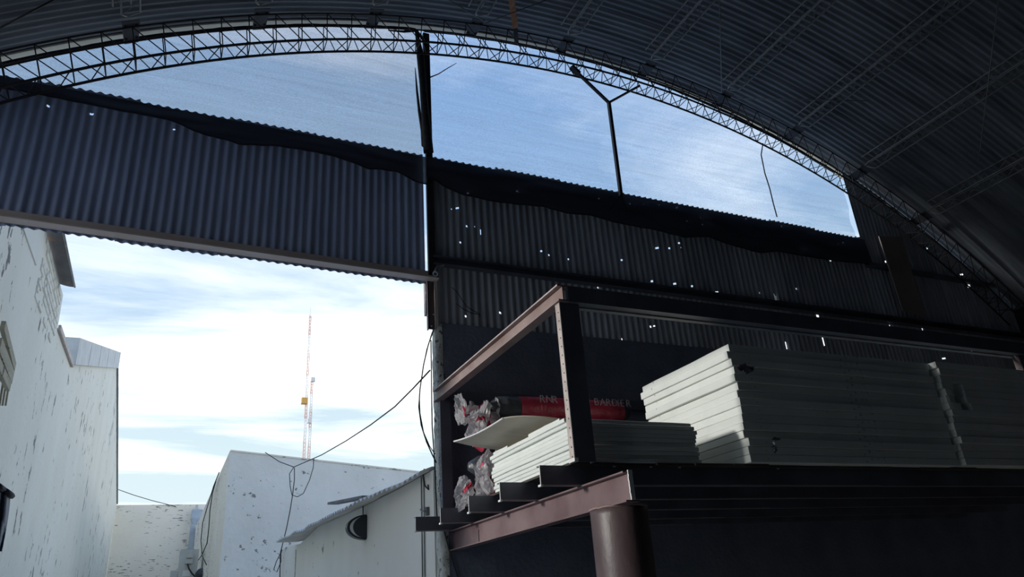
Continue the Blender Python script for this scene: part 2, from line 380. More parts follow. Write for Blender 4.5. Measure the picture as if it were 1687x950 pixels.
# ragged render edge of the masonry at the opening
rows = []
for i in range(90):
    z = 4.06*i/89; row = []
    for j, (dx, dy) in enumerate(((.055, -.004), (.02, -.006), (0, .01), (0, .06), (0, .12), (.01, .17), (.055, .175))):
        w = noise.noise(Vector((z*5, j*1.7, 3)))*.016 + noise.noise(Vector((z*19, j*2.9, 8)))*.008
        row.append((JX + dx + (w if 0 < j < 6 else 0), YB + dy + (w*.5 if j < 2 else 0), z))
    rows.append(row)
m = MB(); m.grid(rows); m.build('render_edge', M['jamb'], wall)

def Z(px, py, sc, x0, y0, pts): return [(x0 + a/sc, y0 + b/sc) for a, b in pts]
HP = []          # (pixel x, pixel y, half width, half height) of daylight holes in the sheets
for p in Z(0,0,3.9575,680,280,[(362,148),(680,140),(290,250),(348,369),(310,475),(838,530),(886,556),(1014,584),(1360,589),(1210,763),(1558,724),(1215,183),(1415,222),(568,932)]): HP.append((*p,.009,.010))
for p in Z(0,0,3.9575,680,280,[(250,258),(403,369),(852,87),(1508,220),(1537,211)]): HP.append((*p,.005,.006))
HP.append((791, 383, .006, .03))
for p in Z(0,0,2.968,980,280,[(130,441),(305,380),(362,383),(409,358),(278,543),(391,556),(473,569),(597,596),(704,575),(804,601),(876,610),(985,578),(1250,573),(1150,443),(978,392),(400,184),(517,232),(697,223),(913,272),(274,763),(132,829),(286,851)]): HP.append((*p,.010,.011))
for p in Z(0,0,2.968,980,280,[(418,380),(1000,388),(727,346),(317,168),(262,157),(241,165),(170,167),(527,264),(617,257),(451,247),(740,238),(790,241),(974,288),(1190,362),(1216,352),(290,763)]): HP.append((*p,.006,.007))
for p in Z(0,0,3.166,660,420,[(340,317),(343,375),(518,302)]): HP.append((*p,.009,.010))
for p in Z(0,0,2.638,1300,260,[(750,507),(418,452),(600,393),(815,493)]): HP.append((*p,.014,.014))
HP += [(1595,470,.035,.03),(1278,491,.004,.04),(1347,518,.004,.04),(1296,568,.004,.045),(1357,560,.004,.07),(1466,540,.004,.04),(1519,538,.005,.05)]
HP += [(1598,580,.05,.018),(1555,590,.03,.010)]
HP += [(79,174,.011,.009),(151,187,.011,.009),(287,214,.007,.007)]
YS = YB + .038
HOLES = [(at_y(a, b, YS), w, h) for a, b, w, h in HP]

def corr_sheet(x0, x1, zb, zt, mat, dy=0.0):
    """one corrugated sheet hung upright; strips are cut where there are holes"""
    per = 8; n = max(2, round((x1 - x0)/PITCH*per)); m = MB()
    X = [x0 + (x1 - x0)*i/n for i in range(n + 1)]
    Yy = [YS + dy + .0125*math.cos(2*math.pi*x/PITCH) for x in X]
    hs = [h for h in HOLES if x0 - .03 < h[0].x < x1 + .03]
    idx = {}
    def vid(i, z):
        k = (i, round(z, 4))
        if k not in idx: idx[k] = len(m.v); m.v.append(Vector((X[i], Yy[i], z)))
        return idx[k]
    for i in range(n):
        a, b = X[i], X[i+1]; cuts = []
        for p, w, h in hs:
            if a - w*.6 < p.x < b + w*.6: cuts.append((p.z - h, p.z + h))
        z0a, z0b, z1a, z1b = zb(a), zb(b), zt(a), zt(b)
        cur = None
        for c0, c1 in sorted(cuts):
            if c0 < max(z0a, z0b) + .02 or c1 > min(z1a, z1b) - .02: continue
            if cur is not None and c0 < cur: continue
            m.f.append([vid(i, cur if cur else z0a), vid(i+1, cur if cur else z0b), vid(i+1, c0), vid(i, c0)]); m.sm.append(True); cur = c1
        m.f.append([vid(i, cur if cur else z0a), vid(i+1, cur if cur else z0b), vid(i+1, z1b), vid(i, z1a)]); m.sm.append(True)
    return m.build('wall_sheet', mat, wall)

def zlin(x): return 4.545 - .022*(x + 1.37)              # lower edge over the opening, falling slightly to the right
x = -2.85; k = 0
while x < 2.03:
    x1 = min(x + PITCH*10, 2.035); jit = rnd.uniform(-.008, .008)
    if x1 - x > .05: corr_sheet(x - .02, x1, lambda q, j=jit: zlin(q) + j, lambda q, j=jit: 5.925 + j*1.5, M['sheet_glare'], .004*(k % 2))
    x += PITCH*10; k += 1
x = 2.10; k = 0
bot_edge = [rnd.uniform(-.03, .015) for _ in range(14)]
while x < XR - .05:
    x1 = min(x + PITCH*10, XR); j1 = bot_edge[k]; j2 = rnd.uniform(-.012, .012)
    def zt(q, j2=j2):
        if q < 8.27: return 5.925 + j2
        gap = .02 if q < 9.05 else (.05 + .02*math.sin(q*23) if q < 10.35 else .01)
        return zarch(q, R_ROOF) - gap - .012
    corr_sheet(x - .02, x1, lambda q, j1=j1: 4.055 + j1 if j1 > -.02 else 4.04, zt, M['sheet'], .004*(k % 2))
    x += PITCH*10; k += 1

# ---- steel around the opening
trim = tag(MB().build('trim_2', None) if False else empty('trim_2', (0, YB, 4.5), 'brown steel frame around the tall yard opening'), kind='structure')
lx0, lx1 = -2.6, 2.13
m = MB()
def lint(x, dz, yy): return Vector((x, yy, zlin(x) + dz))
m.hexa([lint(lx0,.012,5.91), lint(lx1,.012,5.91), lint(lx1,.012,6.015), lint(lx0,.012,6.015), lint(lx0,.022,5.91), lint(lx1,.022,5.91), lint(lx1,.022,6.015), lint(lx0,.022,6.015)])
m.hexa([lint(lx0,.012,6.005), lint(lx1,.012,6.005), lint(lx1,.012,6.015), lint(lx0,.012,6.015), lint(lx0,.12,6.005), lint(lx1,.12,6.005), lint(lx1,.12,6.015), lint(lx0,.12,6.015)])
m.build('lintel', M['lintel'], trim)
pa = at_y(700, 458, 6.06); pb = at_y(700, 518, 6.06)
m = MB(); m.box((pa.x, 6.05, pb.z), (pa.x + .035, 6.10, 4.5)); m.build('short_tube', M['primer'], trim)
m = MB(); m.box((2.045, 6.0, 4.0), (2.105, 6.012, 4.49)); m.box((2.045, 6.0, 4.0), (2.052, 6.05, 4.49)); m.build('jamb_channel', M['primer_dark'], trim)
m = MB(); m.bar((2.118, 5.985, 4.03), (2.118, 5.985, 4.5), .03, .012); m.build('jamb_angle', M['flange'], trim)
for px, py in ((714, 518), (711, 537)):
    p = at_y(px, py, 5.998); rod('bolt', p, p + Vector((0, -.006, 0)), .007, M['dot'], trim, 8)

# ---- girt across the sheets
m = MB()
g0, g1 = at_y(735, 434, 5.96), at_y(1420, 506, 5.96)
gz = (g0.z + g1.z)/2
m.prism([(5.94, gz-.085), (6.02, gz-.085), (6.02, gz), (5.94, gz), (5.94, gz-.006), (6.014, gz-.006), (6.014, gz-.079), (5.94, gz-.079)], 'x', 2.10, XR)
tag(m.build('trim_3', M['steel_dark']), 'dark steel girt running across the corrugated wall', kind='structure')
gz2 = at_y(1450, 437, 5.96).z
m = MB(); m.prism([(5.95, gz2-.03), (6.02, gz2-.03), (6.02, gz2+.02), (5.95, gz2+.02)], 'x', 8.2, XR); tag(m.build('trim_4', M['steel_dark']), 'short dark girt at the right end of the wall', kind='structure')

# ================================================================== SHADE NETS in the arch
def net_surface(xa, xb, nx, nz, ztop, zbot, yoff, seed, amp=.03):
    P = []
    for i in range(nx + 1):
        x = xa + (xb - xa)*i/nx; row = []
        for j in range(nz + 1):
            t = j/nz; z = zbot(x) + (ztop(x) - zbot(x))*t
            env = math.sin(math.pi*min(max(t, 0), 1))**.5
            w = noise.noise(Vector((x*.5 + seed, z*2.2 + x*.25, seed)))*amp + noise.noise(Vector((x*1.2, z*7 + x*.8, seed + 5)))*amp*.3
            row.append((x, yoff + w*env, z))
        P.append(row)
    return P
m = MB(); m.grid(net_surface(-2.85, 2.05, 60, 30, lambda x: zarch(x, R_ROOF - .065), lambda x: 5.80, 6.10, 1.0))
net_l = tag(m.build('shade_net', M['net_left'], None, (0, 6.1, 5.8)), 'grey shade netting filling the left half of the arch above the yard opening', 'shade net', 'shade nets in the arch')
def right_edge(z): return 8.255 + .03*math.sin((z - 5.9)*3.1) - .05*math.exp(-((z - 6.2)/.12)**2)
P = net_surface(2.05, 8.30, 80, 30, lambda x: zarch(x, R_ROOF - .065), lambda x: 5.80, 6.09, 4.0)
for i in range(70, 81):
    for j in range(31):
        x_, y_, z_ = P[i][j]; t = (i - 70)/10; P[i][j] = (x_ + (right_edge(z_) - 8.30)*t, y_, z_)
m = MB(); m.grid(P)
net_r = tag(m.build('shade_net', M['net_right'], None, (5, 6.1, 5.8)), 'pale blue shade netting filling the right half of the arch, right of the dark post', 'shade net', 'shade nets in the arch')
# rolled upper hem of the nets
for nm, net, x0, x1 in (('rolled_hem', net_l, -2.8, 2.0), ('rolled_hem', net_r, 2.1, 8.2)):
    pts = []
    n = 70
    for i in range(n + 1):
        x = x0 + (x1 - x0)*i/n; w = noise.noise(Vector((x*3, 2, 9)))*.012
        pts.append((x, 6.085, zarch(x, R_ROOF - .08) + w))
    m = MB(); m.tube(pts, [.016 + .01*abs(noise.noise(Vector((i*.4, 0, 3)))) for i in range(n + 1)], 6); m.build(nm, M['net_black'], net)
# black net strip that drapes over the tops of the sheets
LOW_L = [(0,147),(60,158),(111,169),(215,187),(280,201),(340,226),(393,240),(464,243),(546,259),(605,280),(652,284),(679,300),(692,304)]
LOW_R = [(714,297),(730,310),(763,323),(801,332),(837,337),(895,342),(933,353),(970,356),(1021,370),(1081,381),(1125,393),(1162,391),(1196,403),(1250,418),(1280,415),(1334,425),(1384,432),(1418,435)]
def hem_strip(pix, xs, seed, label):
    pts = [at_y(a, b, 5.985) for a, b in pix]
    def low(x):
        if x <= pts[0].x: return pts[0].z
        for a, b in zip(pts, pts[1:]):
            if a.x <= x <= b.x: return a.z + (b.z - a.z)*(x - a.x)/(b.x - a.x)
        return pts[-1].z
    P = []
    n = 130
    for i in range(n + 1):
        x = xs[0] + (xs[1] - xs[0])*i/n; z0 = low(x) + .01*noise.noise(Vector((x*8, seed, 0))); row = []
        for j in range(11):
            t = j/10; z = z0 + (5.862 - z0)*t
            row.append((x, 5.978 + .018*noise.noise(Vector((x*2.3, z*14, seed))) - .02*(1 - t), z))
        P.append(row)
    m = MB(); m.grid(P)
    o = tag(m.build('net_hem', M['net_hem'], None, ((xs[0] + xs[1])/2, 5.98, 5.6)), label, 'netting', 'black net hems')
    m = MB(); m.tube([(r[0][0], r[0][1] - .004, r[0][2]) for r in P], .007, 5); m.build('hem_cord', M['net_black'], o)
hem_strip(LOW_L, (-2.8, 2.05), 2, 'black netting hem hanging over the sheets above the yard opening')
hem_strip(LOW_R, (2.06, 8.27), 6, 'black wavy netting hem hanging over the sheets right of the post')

# ---- post in the arch with bunched net
post = empty('arch_post', (2.07, 6.03, 5.3), 'dark steel post in the arch with black netting bunched around it', 'post')
m = MB(); m.box((2.055, 5.985, 4.55), (2.125, 6.02, 7.50)); m.build('steel_post', M['steel_black'], post)
pts = [at_y(a, b, 5.97) for a, b in ((686,52),(690,75),(693,95),(697,140),(700,180),(703,215),(706,250))]
m = MB(); m.tube(pts, [.02,.03,.045,.04,.045,.05,.055], 8); m.build('bunched_net', M['net_black'], post)
pts = [at_y(a, b, 6.04) for a, b in ((684,112),(687,150),(691,185),(696,215),(699,240))]
m = MB(); m.tube(pts, [.004,.012,.016,.02,.03], 6); m.build('net_fold', M['net_black'], post)
pts = [at_y(a, b, 5.97) for a, b in ((640,50),(665,52),(684,50),(692,58),(702,72))]
m = MB(); m.tube(pts, [.008,.014,.02,.02,.012], 6); m.build('net_fold', M['net_black'], post)
pts = [at_y(a, b, 6.04) for a, b in ((707,128),(722,122),(738,112),(752,104))]
m = MB(); m.tube(pts, [.008,.006,.005,.003], 5); m.build('net_fold', M['net_black'], post)

# ---- Y-shaped prop
yp = empty('forked_prop', at_y(1022, 318, 5.93), 'slim dark forked prop standing on the corrugated wall against the net', 'prop')
a = at_y(1023, 322, 5.93); b = at_y(1003, 169, 5.93); c = at_y(941, 110, 5.80); d = at_y(1054, 141, 5.80)
m = MB(); m.bar(a, b, .036, .036, (1,0,0)); m.build('upright', M['steel_black'], yp)
m = MB(); m.bar(b, c, .03, .03); m.build('fork_arm', M['steel_black'], yp)
m = MB(); m.bar(b, d, .022, .022); m.build('fork_arm', M['steel_black'], yp)
m = MB(); m.bar(c, c + (b - c)*.2, .06, .045); m.build('clamp', M['steel_black'], yp)
for q in ((1005, 345), (1032, 345)):
    m = MB(); m.bar(a, at_y(*q, 5.93), .012, .02); m.build('foot', M['steel_black'], yp)
# loose cord on the net
m = MB(); m.tube([at_y(p, q, 6.0) for p, q in ((1257,236),(1254,255),(1260,285),(1268,310),(1274,335),(1280,357))], .008, 5)
tag(m.build('loose_black_cord', M['cable'], None, at_y(1280, 357, 6.0)), 'thin black cord hanging down the right part of the netting', 'cord')

# ================================================================== ARCH TRUSS
YN, YFAR = 5.71, 5.895
truss = empty('arch_truss', (XC, 5.8, 7.3), 'long black lattice arch truss under the roof in front of the netting', 'truss')
tA, tB = math.radians(-43.8), math.radians(42.2)
step = math.radians(1.462); t_first = math.radians(-33.5) - 7*step
NPAN = int((tB - t_first)/step)
def chord(R, Y, r):
    pts = [arc(tA + (tB - tA)*i/110, R, Y) for i in range(111)]
    m = MB(); m.tube(pts, r, 6); m.build('chord', M['steel_black'], truss)
chord(R_BOT, YFAR, .0125); chord(R_BOT, YN, .0125); chord(R_TOP, YFAR, .009); chord(R_TOP, YN, .009)
for i in range(NPAN + 1):
    t = t_first + i*step
    for Y in (YN, YFAR):
        rod('post', arc(t, R_BOT, Y), arc(t + step*.38, R_TOP, Y), .0055, M['steel_black'], truss, 5)
        if i < NPAN: rod('diagonal', arc(t + step*.38, R_TOP, Y), arc(t + step, R_BOT, Y), .0055, M['steel_black'], truss, 5)
    if i < NPAN:
        tm = t + step/2
        rod('lacing', arc(t + step*.1, R_BOT, YN), arc(tm, R_BOT, YFAR), .005, M['steel_black'], truss, 5)
        rod('lacing', arc(tm, R_BOT, YFAR), arc(t + step*.9, R_BOT, YN), .005, M['steel_black'], truss, 5)
        rod('cross_tie', arc(t, R_BOT, YN), arc(t, R_BOT, YFAR), .005, M['steel_black'], truss, 5)

# ================================================================== PURLINS
ordn = ['first','second','third','fourth','fifth','sixth','seventh','eighth','ninth','tenth','eleventh','twelfth','thirteenth','fourteenth','fifteenth','sixteenth']
pur_mesh = {}
PW, RPT, RPB = .075, 10.285, 10.09
def purlin(th, label):
    o = empty('lattice_purlin', arc(th, RPB, 5.68), label, 'purlin', 'lattice purlins under the roof')
    Y0, Y1 = 5.67, -2.0
    n = arc(th, 1, 0) - Vector((XC, 0, ZC)); n.normalize(); tg = Vector((n.z, 0, -n.x))
    base = Vector((XC, 0, ZC))
    def P(s, R, Y): return base + n*R + tg*s + Vector((0, Y, 0))
    for s in (-PW, PW):
        m = MB(); m.tube([P(s, RPT, Y0), P(s, RPT, Y1)], .008, 5); m.build('chord', M['steel_grey'], o)
        # lower chords turn up at their end
        m = MB(); m.tube([P(s*.2, RPB + .06, Y0 - .02), P(s, RPB, Y0 - .12), P(s, RPB, Y1)], .009, 5); m.build('chord', M['steel_grey'], o)
        zz = []; k = 0; yy = Y0 - .1
        while yy > 1.0:
            zz.append(P(s, RPB if k % 2 else RPT, yy)); yy -= .14; k += 1
        m = MB(); m.tube(zz, .0045, 4); m.build('side_lacing', M['steel_grey'], o)
    zz = []; k = 0; yy = Y0 - .12
    while yy > 1.0:
        zz.append(P(PW if k % 2 else -PW, RPB, yy)); yy -= .13; k += 1
    m = MB(); m.tube(zz, .0045, 4); m.build('bottom_lacing', M['steel_grey'], o)
    # end gusset plate bolted to the truss
    m = MB(); vs = []
    for R in (R_TOP + .010, R_TOP + .018):
        vs += [P(-PW, R, 5.645), P(PW, R, 5.645), P(PW*.8, R, 5.93), P(-PW*.8, R, 5.93)]
    m.hexa(vs); g = m.build('gusset', M['gusset'], o)
    for s in (-.045, .045):
        for Y in (5.70, 5.86):
            rod('bolt', P(s, R_TOP + .012, Y), P(s, R_TOP + .002, Y), .012, M['hole'], g, 6)
for k in range(10):
    purlin(math.radians(-28.6 + 6.6*k), 'grey lattice purlin under the roof, %s from the left' % ordn[k])

# brace rods and odd pieces below the roof
def on_roof(px, py, R):
    d = ray(px, py)
    a = d.x**2 + d.z**2; b = 2*(d.x*(-XC) + d.z*(1.6 - ZC)); c = XC**2 + (1.6 - ZC)**2 - R*R
    t = (-b + math.sqrt(b*b - 4*a*c))/(2*a); return EYE + d*t
def roofrod(a, b, r, label, name='brace_rod', mat='steel_grey', R=10.03, ext=1.0):
    p, q = on_roof(*a, R), on_roof(*b, R); q = p + (q - p)*ext
    m = MB(); m.tube([p, q], r, 5)
    tag(m.build(name, M[mat], None, p), label, 'rod')
roofrod((1189,152), (1185,-20), .006, 'thin upright rod under the roof above the seventh purlin')
roofrod((1215,162), (1430,166), .006, 'thin level wire under the roof between two purlins on the right')
roofrod((799,36), (733,-4), .006, 'thin pale brace rod under the roof near its crown')
roofrod((800,38), (900,0), .005, 'thin dark brace rod crossing the rusty board at the crown', mat='steel_black')
roofrod((0,46), (88,0), .008, 'dark brace rod crossing the top left corner of the roof', mat='steel_black')
roofrod((1612,270), (1645,0), .006, 'faint thin rod hanging at the far right of the roof')
p, q = on_roof(849, 46, 10.035), on_roof(841, -12, 10.035)
m = MB(); m.bar(p, q, .065, .012, (0,0,1)); tag(m.build('rusty_board', M['rust'], None, p), 'narrow rusty brown board fixed under the roof crown', 'board')
m = MB(); m.bar(on_roof(851, 70, 10.0), p, .05, .01, (0,0,1)); tag(m.build('hanger_plate', M['steel_black'], None, p), 'dark hanger plate below the rusty board', 'plate')

# ================================================================== MEZZANINE FRAME
mez = empty('mezzanine_frame', (2.275, 3.55, 0), 'welded steel mezzanine frame with round column, joists and upper rail', 'mezzanine')
XLB = 2.215
# lower beam (I section) on the column
def iy(o_name, x, z0, z1, w, y0, y1, mat):
    h = z1 - z0; prof = [(x + u, (z0 + z1)/2 + v) for u, v in ibeam_profile(w, h, .008, .009)]
    m = MB(); m.prism(prof, 'y', y0, y1); return m.build(o_name, mat, mez)
lb = iy('lower_beam', XLB, 2.066, 2.222, .085, 3.30, 5.99, M['beam_shaded'])
m = MB()
for i in range(14):
    z = 2.075 + .14*i/13; m.box((XLB - .012 - .004*rnd.random(), 3.293, z), (XLB + .012, 3.302, z + .012))
m.build('torn_end', M['weld'], lb)
m = MB(); m.box((XLB - .007, 5.42, 2.08), (XLB - .003, 5.43, 2.17)); m.build('cut_slot', M['hole'], lb)
# column
m = MB()
for (z, rr) in (): pass
m.tube([(2.285, 3.56, 0), (2.285, 3.56, 2.03), (2.285, 3.56, 2.066)], .158, 40)
col_o = m.build('column', M['primer_dark'], mez)
m = MB(); ring = []
for k in range(41):
    a = 2*math.pi*k/40; ring.append((2.285 + .158*math.cos(a), 3.56 + .158*math.sin(a), 2.066 + .006*noise.noise(Vector((k*.7, 0, 0)))))
m.tube(ring, .006, 5); m.build('weld_bead', M['primer'], col_o)
# joists: C channels lying across the beam, web towards the viewer
JY = [5.93, 5.44, 4.85, 4.31, 3.75]
JZ0, JH = 2.222, .112
prof = lambda Y: [(Y, JZ0), (Y + .045, JZ0), (Y + .045, JZ0 + .006), (Y + .005, JZ0 + .006), (Y + .005, JZ0 + JH - .006), (Y + .045, JZ0 + JH - .006), (Y + .045, JZ0 + JH), (Y, JZ0 + JH)]
jx0 = [1.875, 1.915, 1.915, 1.915, 1.92]
for Y, x0 in zip(JY, jx0):
    m = MB(); m.prism(prof(Y), 'x', x0, 8.6); j = m.build('joist', M['steel_dark'], mez)
    m = MB(); m.box((x0 - .001, Y - .0025, JZ0 + .001), (4.6, Y - .0002, JZ0 + .004)); m.build('pale_edge', M['flange'], j)  # paler strip along the joist's lower front edge
    m = MB(); m.box((x0 - .006, Y - .006, JZ0 - .006), (x0 + .008, Y + .03, JZ0 + .006)); m.build('weld_tack', M['weld'], j)
    m = MB(); m.box((x0 - .003, Y - .001, JZ0 + .006), (x0 - .0005, Y + .006, JZ0 + JH)); m.build('cut_edge', M['weld'], j)
# front post and rear post
def post_c(x, y0, z0, z1, w, dpt, nm, dots):
    m = MB(); m.prism([(x, y0), (x + w, y0), (x + w, y0 + dpt), (x + w - .006, y0 + dpt), (x + w - .006, y0 + .006), (x + .006, y0 + .006), (x + .006, y0 + dpt), (x, y0 + dpt)], 'z', z0, z1)
    p = m.build('post', M['steel_dark'], mez)
    m = MB(); m.box((x - .003, y0 + .002, z0), (x - .0003, y0 + dpt, z1)); f = m.build('side_flange', M[nm], p)
    n = int((z1 - z0)/.055)
    for i in range(n):
        z = z0 + .03 + i*.055
        rod('rivet', (x - .0028, y0 + dpt*.4, z), (x - .005, y0 + dpt*.4, z), .0045, M[dots], p, 6)
    return p
fp = post_c(2.085, 3.63, JZ0 + JH, 3.31, .135, .055, 'flange', 'hole')  # left side painted pale for the light falling on it
m = MB(); m.box((2.075, 3.62, JZ0 + JH), (2.10, 3.69, JZ0 + JH + .02)); m.build('weld_tack', M['weld'], fp)
post_c(2.105, 5.91, JZ0 + JH, 3.31, .09, .05, 'steel_dark', 'dot')
post_c(6.55, 3.63, JZ0 + JH, 3.31, .10, .055, 'primer_dark', 'hole')
# upper side rail and upper front rail
ub = iy('side_rail', 2.10, 3.305, 3.41, .07, 3.60, 5.98, M['primer'])
m = MB(); m.box((2.0615, 3.60, 3.4005), (2.0645, 5.98, 3.4105)); m.build('pale_edge', M['flange'], ub)  # paler strip along the rail's top flange
m = MB(); m.prism([(3.60, 3.305), (3.66, 3.305), (3.66, 3.312), (3.606, 3.312), (3.606, 3.402), (3.66, 3.402), (3.66, 3.41), (3.60, 3.41)], 'x', 2.137, 8.6); fr = m.build('front_rail', M['steel_dark'], mez)
m = MB(); m.box((2.24, 3.664, 3.296), (8.5, 3.70, 3.306)); m.build('rough_batten', M['steel_grey'], fr)
m = MB(); m.bar((2.14, 5.95, 3.36), (8.6, 5.95, 3.36), .05, .09); m.build('rear_rail', M['steel_dark'], mez)
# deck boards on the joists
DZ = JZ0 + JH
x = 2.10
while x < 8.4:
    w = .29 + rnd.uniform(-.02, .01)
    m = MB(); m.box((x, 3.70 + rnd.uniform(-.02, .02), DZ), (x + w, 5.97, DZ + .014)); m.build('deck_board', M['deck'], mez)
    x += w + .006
DT = DZ + .0145
for px, py in ((1009,757), (1069,757), (1116,757), (1278,760)):
    p = at_y(px, py, 3.745); m = MB(); m.box((p.x, 3.742, DZ - .006), (p.x + .016, 3.75, DZ + .012)); m.build('deck_clip', M['weld'], mez)

# ================================================================== FOAM PANELS
def panel(x0, x1, y0, y1, z0, z1, seed, notch=None, rough=.004):
    r = random.Random(seed); pts = []
    def edge(a, b, n):
        for i in range(n):
            t = i/n; u = a[0] + (b[0]-a[0])*t; v = a[1] + (b[1]-a[1])*t
            pts.append((u + r.uniform(-rough, rough), v + r.uniform(-rough, rough)))
    if notch:
        nx, nw, nd = notch                       # broken-out bite in the front edge
        edge((x0, y0), (nx, y0), 3); edge((nx, y0), (nx + nw*.3, y0 + nd), 1); edge((nx + nw*.3, y0 + nd), (nx + nw, y0 + nd*.8), 2); edge((nx + nw, y0), (x1, y0), 3)
    else: edge((x0, y0), (x1, y0), 5)
    edge((x1, y0), (x1, y1), 3); edge((x1, y1), (x0, y1), 4); edge((x0, y1), (x0, y0), 5)
    cx_, cy_, e, n = (x0 + x1)/2, (y0 + y1)/2, .0035, len(pts)          # slightly rounded long edges, so the joints read as grooves
    ins = [(u + (e if u < cx_ else -e), v + (e if v < cy_ else -e)) for u, v in pts]
    vs = [(*p, z0) for p in ins] + [(*p, z0 + e*.8) for p in pts] + [(*p, z1 - e*.8) for p in pts] + [(*p, z1) for p in ins]
    fs = [list(range(n))[::-1], list(range(3*n, 4*n))] + [[k*n + i, k*n + (i+1) % n, (k+1)*n + (i+1) % n, (k+1)*n + i] for k in range(3) for i in range(n)]
    m = MB(); m.add(vs, fs); return m
def stack(x0, x1, y0, y1, zbase, n, thick, seed, where, group, dxs=None, notchf=None, gap=.0016):
    r = random.Random(seed); z = zbase
    for i in range(n):
        t = thick*r.uniform(.93, 1.07) - gap
        dx = dxs[i] if dxs else r.uniform(-.014, .014); dy = r.uniform(-.012, .012)
        m = panel(x0 + dx, x1 + dx, y0 + dy, y1 + dy, z, z + t, seed*100 + i, notchf(i) if notchf else None)
        o = m.build('foam_slab', M['foam'], None, (x0 + dx, y0 + dy, z))
        top = n - 1 - i
        tag(o, kind='thing'); tag(o, 'white foam slab, %s, %s' % ('topmost' if top == 0 else ('bottom one' if i == 0 else ordn[top] + ' from the top'), where), 'foam slab', group)
        z += t + gap
    return z
bigdx = [.0, .004, .002, -.004, -.010, .0, .004, -.004, .010, .018, -.012, .006, -.010, -.022, .008]
stack(3.36, 5.345, 3.632, 4.68, DT, 15, .0527, 3, 'in the tall stack with the lit left end', 'slabs in the tall stack', bigdx[::1])
stack(5.375, 7.36, 3.592, 4.64, DT, 15, .0527, 5, 'in the shadowed tall stack at far right', 'slabs in the far right stack',
      None, lambda i: (5.46 + .02*(i % 3), .13, .09) if 8 <= i <= 11 else None)
smdx = [.012, .008, .010, .002, -.006, -.004, .006, .012, -.004, -.012]
stack(2.105, 3.02, 3.715, 4.86, DT, 10, .0262, 9, 'in the low stack behind the front post', 'slabs in the low stack', smdx, gap=.0012)
zt_small = DT + 10*.0262
m = panel(2.125, 2.5, 3.85, 4.28, zt_small + .003, zt_small + .026, 77); tag(m.build('foam_offcut', M['foam'], None, (2.1, 3.9, zt_small + .003)), 'short foam offcut lying on the front of the low stack', 'foam offcut')
m = panel(2.112, 2.45, 4.60, 4.84, zt_small + .003, zt_small + .022, 78); tag(m.build('foam_offcut', M['foam'], None, (2.1, 4.6, zt_small + .003)), 'short foam offcut lying on the rear of the low stack', 'foam offcut')
# film scraps caught between the panels
def scrap(p, size, seed, label, mat='tarp'):
    P = []
    for i in range(7):
        row = []
        for j in range(5):
            u, v = i/6 - .5, j/4 - .5
            k = noise.noise(Vector((i*.9 + seed, j*.8, seed)))
            row.append(Vector(p) + Vector((u*size[0], -.03 + .035*k, v*size[2]*(1.2 - abs(u)*1.6) + .02*noise.noise(Vector((i, j*.7, seed + 3))))))
        P.append(row)
    m = MB(); m.grid(P); tag(m.build('film_scrap', M[mat], None, p), label, 'plastic scrap')
scrap((3.43, 3.615, 2.955), (.13, .03, .06), 4, 'torn dark plastic scrap at the corner of the tall lit stack')
scrap((3.56, 3.615, 2.49), (.08, .02, .018), 11, 'small dark plastic shred on the shaded face of the tall stack')
scrap((3.53, 3.615, 2.43), (.03, .02, .06), 15, 'dangling dark plastic strip near the foot of the tall stack')

# cardboard sheet curling off the low stack
ctr = [[(2.44,4.02,2.655),(2.16,4.03,2.70),(2.0,4.06,2.715),(1.90,4.16,2.71)],
       [(2.50,4.30,2.655),(2.22,4.30,2.675),(2.03,4.33,2.70),(1.89,4.38,2.70)],
       [(2.55,4.60,2.655),(2.25,4.62,2.672),(2.05,4.62,2.69),(1.885,4.62,2.695)],
       [(2.60,4.95,2.655),(2.28,4.95,2.672),(2.06,4.92,2.68),(1.83,4.87,2.715)]]
def bez(P4, t):
    a = [(1-t)**3, 3*t*(1-t)**2, 3*t*t*(1-t), t**3]
    return sum((Vector(p)*w for p, w in zip(P4, a)), Vector())
top = [[bez([bez(r4, u/10) for r4 in ctr], v/14) for u in range(11)] for v in range(15)]
botm = [[p - Vector((0, 0, .007)) for p in r4] for r4 in top]
m = MB(); m.grid(top); m.grid([r4[::-1] for r4 in botm])
m.grid([[r4[-1] for r4 in top], [r4[-1] for r4 in botm]]); m.grid([top[0], botm[0]]); m.grid([top[-1][::-1], botm[-1][::-1]]); m.grid([[r4[0] for r4 in botm], [r4[0] for r4 in top]])
cb = tag(m.build('cardboard_sheet', M['card'], None, (2.2, 4.5, 2.66)), 'tan cardboard sheet curling out over the low foam stack', 'cardboard')
m = MB(); m.tube([top[i][-1] + Vector((-.002, 0, -.0035)) for i in range(15)], .006, 5); m.build('frayed_edge', M['weld'], cb)

